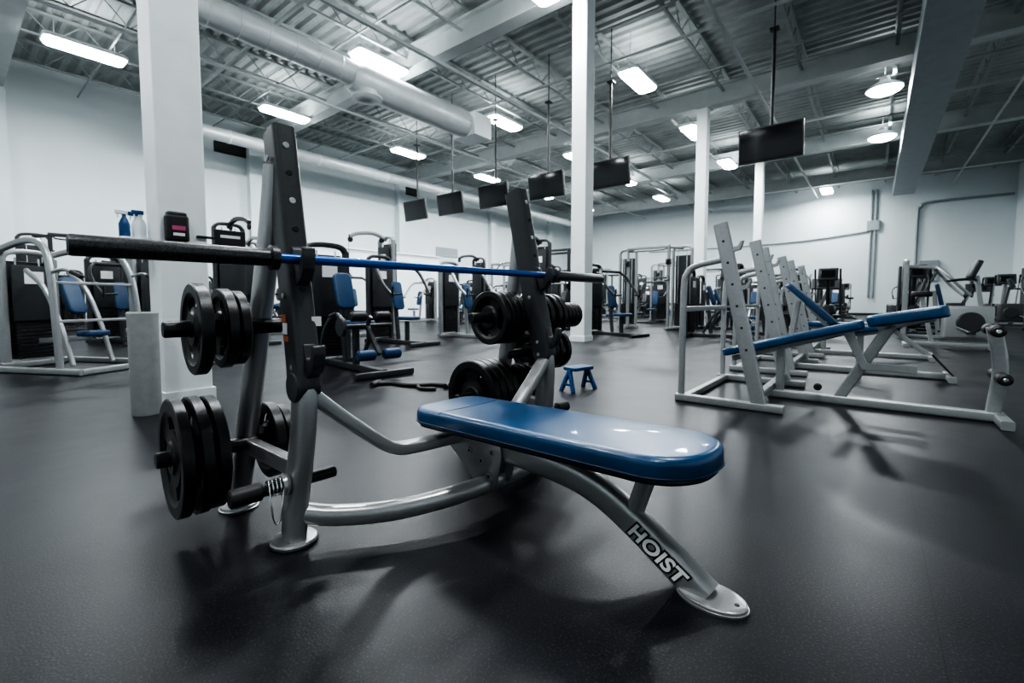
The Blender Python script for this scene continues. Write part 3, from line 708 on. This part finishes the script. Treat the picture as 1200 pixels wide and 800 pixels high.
def exercise_bike():
    E = empty("exercise_bike")
    for y in (-.5, .5): rect("stabiliser", [(-.28, y, .035), (.28, y, .035)], .08, .06, SILVER2, E, side=(0, 1, 0))
    rect("spine", [(0, -.5, .06), (0, .5, .06)], .08, .07, SILVER2, E)
    rbox("housing", (0, .22, .42), (.18, .6, .52), SILVER2, E, .09, .04)
    cyl("disc", (-.11, .25, .42), (.11, .25, .42), .17, SHROUD, E)
    rect("seat_tube", [(0, -.18, .08), (0, -.32, .82)], .06, .06, SILVER2, E); rbox("saddle", (0, -.33, .87), (.24, .27, .09), BLACK, E, .08, .03)
    rect("handle_tube", [(0, .38, .55), (0, .30, 1.15)], .06, .06, SILVER2, E); rbox("console", (0, .27, 1.25), (.34, .08, .28), SHROUD, E, .03, .02, Matrix.Rotation(math.radians(-20), 3, 'X'))
    tube("handlebar", [(-.22, -.02, 1.08), (-.22, .2, 1.10), (-.1, .28, 1.08), (.1, .28, 1.08), (.22, .2, 1.10), (.22, -.02, 1.08)], .017, BLACK, E, n=3)
    for s in (-1, 1): rect("crank", [(s*.13, .10, .34), (s*.13, .10+s*.15, .26)], .02, .03, CHROME, E); box("pedal", (s*.19, .10+s*.15, .26), (.1, .1, .03), BLACK, E)
    return join(E)
def assisted():
    E = empty("assisted_dip_machine")
    for s in (-1, 1):
        rect("floor_rail", [(s*.42, -.75, .035), (s*.42, .70, .035)], .07, .06, SILVER2, E)
        sweep("curved_upright", [(s*.42, -.45, .05), (s*.42, -.42, .6), (s*.40, -.36, 1.05), (s*.36, -.22, 1.32), (s*.32, .05, 1.40), (s*.28, .45, 1.34), (s*.24, .60, 1.30)], .05, .07, SILVER2, E, e=3, k=14, n=5)
        sweep("handle_bar", [(s*.40, -.36, 1.05), (s*.40, -.55, 1.08), (s*.38, -.70, 1.02)], .035, .035, SILVER2, E, k=12, n=4)
        cyl("grip", (s*.39, -.62, 1.06), (s*.38, -.74, 1.00), .022, BLACK, E)
        sweep("inner_strut", [(s*.20, -.30, .06), (s*.20, -.15, .5), (s*.20, .05, .9), (s*.20, .3, 1.1)], .04, .05, SILVER2, E, e=3, k=12, n=4)
    rect("front_cross", [(-.42, -.72, .035), (.42, -.72, .035)], .07, .06, SILVER2, E, side=(0, 1, 0)); rect("rear_cross", [(-.42, .66, .035), (.42, .66, .035)], .07, .06, SILVER2, E, side=(0, 1, 0))
    tower(E, 0, .60, 1.25)
    rbox("back_pad", (0, -.05, .82), (.18, .44, .06), BLUEM, E, .06, .02, Matrix.Rotation(math.radians(68), 3, 'X'))
    rbox("knee_pad", (0, -.32, .40), (.28, .18, .06), BLUEM, E, .06, .02); rect("knee_arm", [(0, -.32, .36), (0, .45, .30)], .05, .06, SILVER2, E)
    for z in (.95, .55): rect("cross_rung", [(-.40, -.38 if z > .8 else -.43, z), (.40, -.38 if z > .8 else -.43, z)], .03, .03, SILVER2, E, side=(0, 1, 0))
    return join(E)
SRC = {'cp': chest_press(), 'le': leg_ext(), 'lp': lat_pull(), 'tr': trainer(), 'el': elliptical(), 'tm': treadmill(), 'sr': squat_rack(), 'dr': dumbbell_rack(), 'bk': exercise_bike(), 'as': assisted()}
NAMES = {k: o.name for k, o in SRC.items()}
VAR = {}
def var_mesh(k, v):
    if v == 0: return SRC[k].data
    if (k, v) in VAR: return VAR[(k, v)]
    me = SRC[k].data.copy()
    for i, m_ in enumerate(me.materials):
        if m_ is SILVER2 and v != 3: me.materials[i] = DFRAME
        if v >= 2 and m_ is BLUEM: me.materials[i] = BLKPAD
    VAR[(k, v)] = me; return me
plist = []
FOOT = {'cp': 1.0, 'le': .85, 'lp': 1.0, 'tr': 1.15, 'el': 1.0, 'tm': 1.05, 'sr': 1.2, 'dr': 1.0, 'bk': .65, 'as': .9}
def place(k, x, y, rz, v=0, force=False):
    for (k2, x2, y2, _, _) in plist:
        if not force and math.hypot(x-x2, y-y2) < (FOOT[k]+FOOT[k2])*.83: return
    for (cx, cy, _) in COLS:
        w_ = rw(cx, cy)
        if not force and math.hypot(x-w_.x, y-w_.y) < FOOT[k]*.8+.25: return
    plist.append((k, x, y, rz, v))
near = [('as', -5.0, 5.15, 78, 0), ('le', -4.15, 5.9, 75, 0), ('cp', -6.9, 8.1, 65, 1), ('lp', -4.75, 8.1, 51.5, 1), ('lp', -3.2, 9.8, -38.5, 0),
        ('le', -1.72, 4.95, 46, 1), ('cp', -1.95, 8.0, 51.5, 1), ('cp', -.85, 9.3, 51.5, 0), ('lp', .30, 10.3, -38.5, 1), ('cp', 2.25, 9.9, 40, 1),
        ('sr', 1.2, 12.4, -38.5, 1), ('tr', 3.7, 12.2, -38.5, 3), ('bk', 7.0, 7.3, -128.5, 0), ('el', 9.6, 10.9, -38.5, 1), ('el', 8.3, 12.0, -38.5, 1),
        ('cp', 5.6, 9.9, 51.5, 2), ('le', 4.3, 9.3, 51.5, 1), ('cp', 6.9, 11.4, -38.5, 2), ('le', 5.6, 11.9, 51.5, 1)]
for t_ in near: place(*t_, force=True)
def place_r(k, a, b, r, v=0):
    w = rw(a, b); place(k, w.x, w.y, r, v)
place_r('dr', 5.9, 8.3, 51.5, 0)
types = ['cp', 'le', 'lp', 'cp', 'tr', 'le', 'sr', 'cp']
i = 0
for a in (12.4, 14.6, 16.8, 19.0, 21.4, 23.6, 25.8, 28.0):
    for b in (-3.3, -1.1, 1.2, 3.2):
        place_r(['el', 'cp', 'el', 'tm', 'le', 'bk', 'el'][i % 7], a+random.uniform(-.2, .2), b, random.choice((51.5, -38.5, -38.5)), (1, 0, 2, 1, 2)[i % 5]); i += 1
for a in (10.8, 12.9, 15.2, 17.4, 19.6, 22.0, 24.2, 26.5):
    for b in (5.9, 8.1, 10.4, 12.8):
        place_r(types[i % 8], a+random.uniform(-.2, .2), b, random.choice((51.5, -38.5, -38.5)), (1, 2, 3, 2, 1, 0)[i % 6]); i += 1
for a in (-.5, 2.2, 4.6, 7.0):
    for b in (11.2, 13.8, 16.3):
        place_r(types[(i*3) % 8], a+random.uniform(-.2, .2), b, 51.5, (2, 1, 0, 2)[i % 4]); i += 1
for k, x, y, rz, v in plist:
    o = bpy.data.objects.new(NAMES[k], var_mesh(k, v)); scene.collection.objects.link(o)
    o.location = (x, y, 0); o.rotation_euler = (0, 0, math.radians(rz))
for k in SRC: bpy.data.objects.remove(SRC[k])
seen = {}
for o in scene.objects:
    if o.parent is None and o.type == 'MESH':
        b_ = o.name.split('.')[0]; seen.setdefault(b_, []).append(o)
for b_, L_ in seen.items():
    if len(L_) >= 1 and all('.' in o.name for o in L_): L_[0].name = b_

E = empty("cable_attachment", (-.93, 4.02, 0), math.radians(-6))
tube("strap", [(-.30, .0, .018), (-.18, .06, .016), (-.05, .0, .016), (.10, -.03, .018), (.22, .04, .016), (.36, .0, .018)], .018, BLACK, E)
for s, x in ((-1, -.30), (1, .36)):
    cyl("handle_grip", (x, -.08, .024), (x+.01, .08, .024), .024, BLACK, E)
tube("rope_tail", [(.10, -.03, .015), (.16, -.14, .015), (.30, -.16, .015)], .015, BLACK, E)

E = empty("step_stool", (.57, 3.87, 0), math.radians(40))
rbox("top_step", (0, 0, .19), (.24, .15, .03), BLUEP, E, .02, .008)
for s in (-1, 1):
    rect("leg", [(s*.11, 0, .18), (s*.14, -.07, .0)], .03, .03, BLUEP, E); rect("leg", [(s*.11, 0, .18), (s*.14, .07, .0)], .03, .03, BLUEP, E)
    rect("stretcher", [(s*.13, -.05, .06), (s*.13, .05, .06)], .02, .02, BLUEP, E)

CX, CY, _ = COLS[0]
E = empty("waste_bin", (-2.47, 3.04, 0))
lathe("body", (0, 0, 0), (0, 0, 1), [(0, .078), (.01, .082), (.65, .085), (.68, .088), (.69, .082), (.69, .07), (.63, .07)], BIN, E)
E = empty("wipes_dispenser", rw(CX-.055, CY-.15, 1.28), RA)
rbox("body", (0, -.045, 0), (.14, .09, .19), BLACK, E, .03, .02); rbox("cap", (0, -.045, .10), (.12, .07, .03), DARKPL, E, .02, .01)
box("label", (0, -.0915, .0), (.08, .003, .03), PINK, E, 0); box("label_white", (0, -.0915, -.045), (.07, .003, .02), LABELW, E, 0)
E = empty("wall_shelf", rw(CX-.15, CY+.12, 1.21), RA)
box("board", (-.09, 0, 0), (.18, .22, .015), WHITE, E); box("bracket", (-.05, 0, -.04), (.10, .02, .07), WHITE, E)
for i, (dx, dy, c) in enumerate(((-.05, .06, PLASTW), (-.13, .02, BLUEP), (-.05, -.04, PLASTW))):
    w = rw(CX-.15+dx, CY+.12+dy, 1.2175)
    E = empty("spray_bottle", w, RA)
    lathe("body", (0, 0, 0), (0, 0, 1), [(0, .03), (.005, .033), (.10, .033), (.13, .022), (.15, .012), (.17, .012)], c, E, 20)
    box("trigger_head", (-.015, 0, .185), (.07, .024, .03), BLUEP if c is PLASTW else PLASTW, E); box("trigger", (-.035, 0, .16), (.008, .014, .035), PLASTW, E)
E = empty("notice_sign", rw(CX+.02, CY-.15, 1.24), RA)
box("board", (.28, -.012, 0), (.22, .02, .14), BLACK, E, .004); box("lettering", (.28, -.0235, .02), (.14, .002, .022), LABELW, E, 0); box("bracket", (.12, -.012, 0), (.13, .016, .02), BLACK, E)

# ================================================================== world, camera
w = bpy.data.worlds.new("world"); scene.world = w; w.use_nodes = True
w.node_tree.nodes["Background"].inputs[0].default_value = (.6, .7, .8, 1); w.node_tree.nodes["Background"].inputs[1].default_value = .3
cam = bpy.data.cameras.new("camera"); co = bpy.data.objects.new("camera", cam); scene.collection.objects.link(co)
co.location = (0, 0, .765); co.rotation_euler = (math.radians(90-3.4), 0, 0)
cam.sensor_width = 36; cam.lens = 15.99; cam.shift_y = -.0136; cam.clip_start = .05; cam.clip_end = 200
cam.dof.use_dof = True; cam.dof.focus_distance = 1.55; cam.dof.aperture_fstop = 4.0
scene.camera = co
scene.view_settings.view_transform = 'AgX'
try: scene.view_settings.look = 'AgX - High Contrast'
except Exception: pass
scene.view_settings.exposure = 0.45
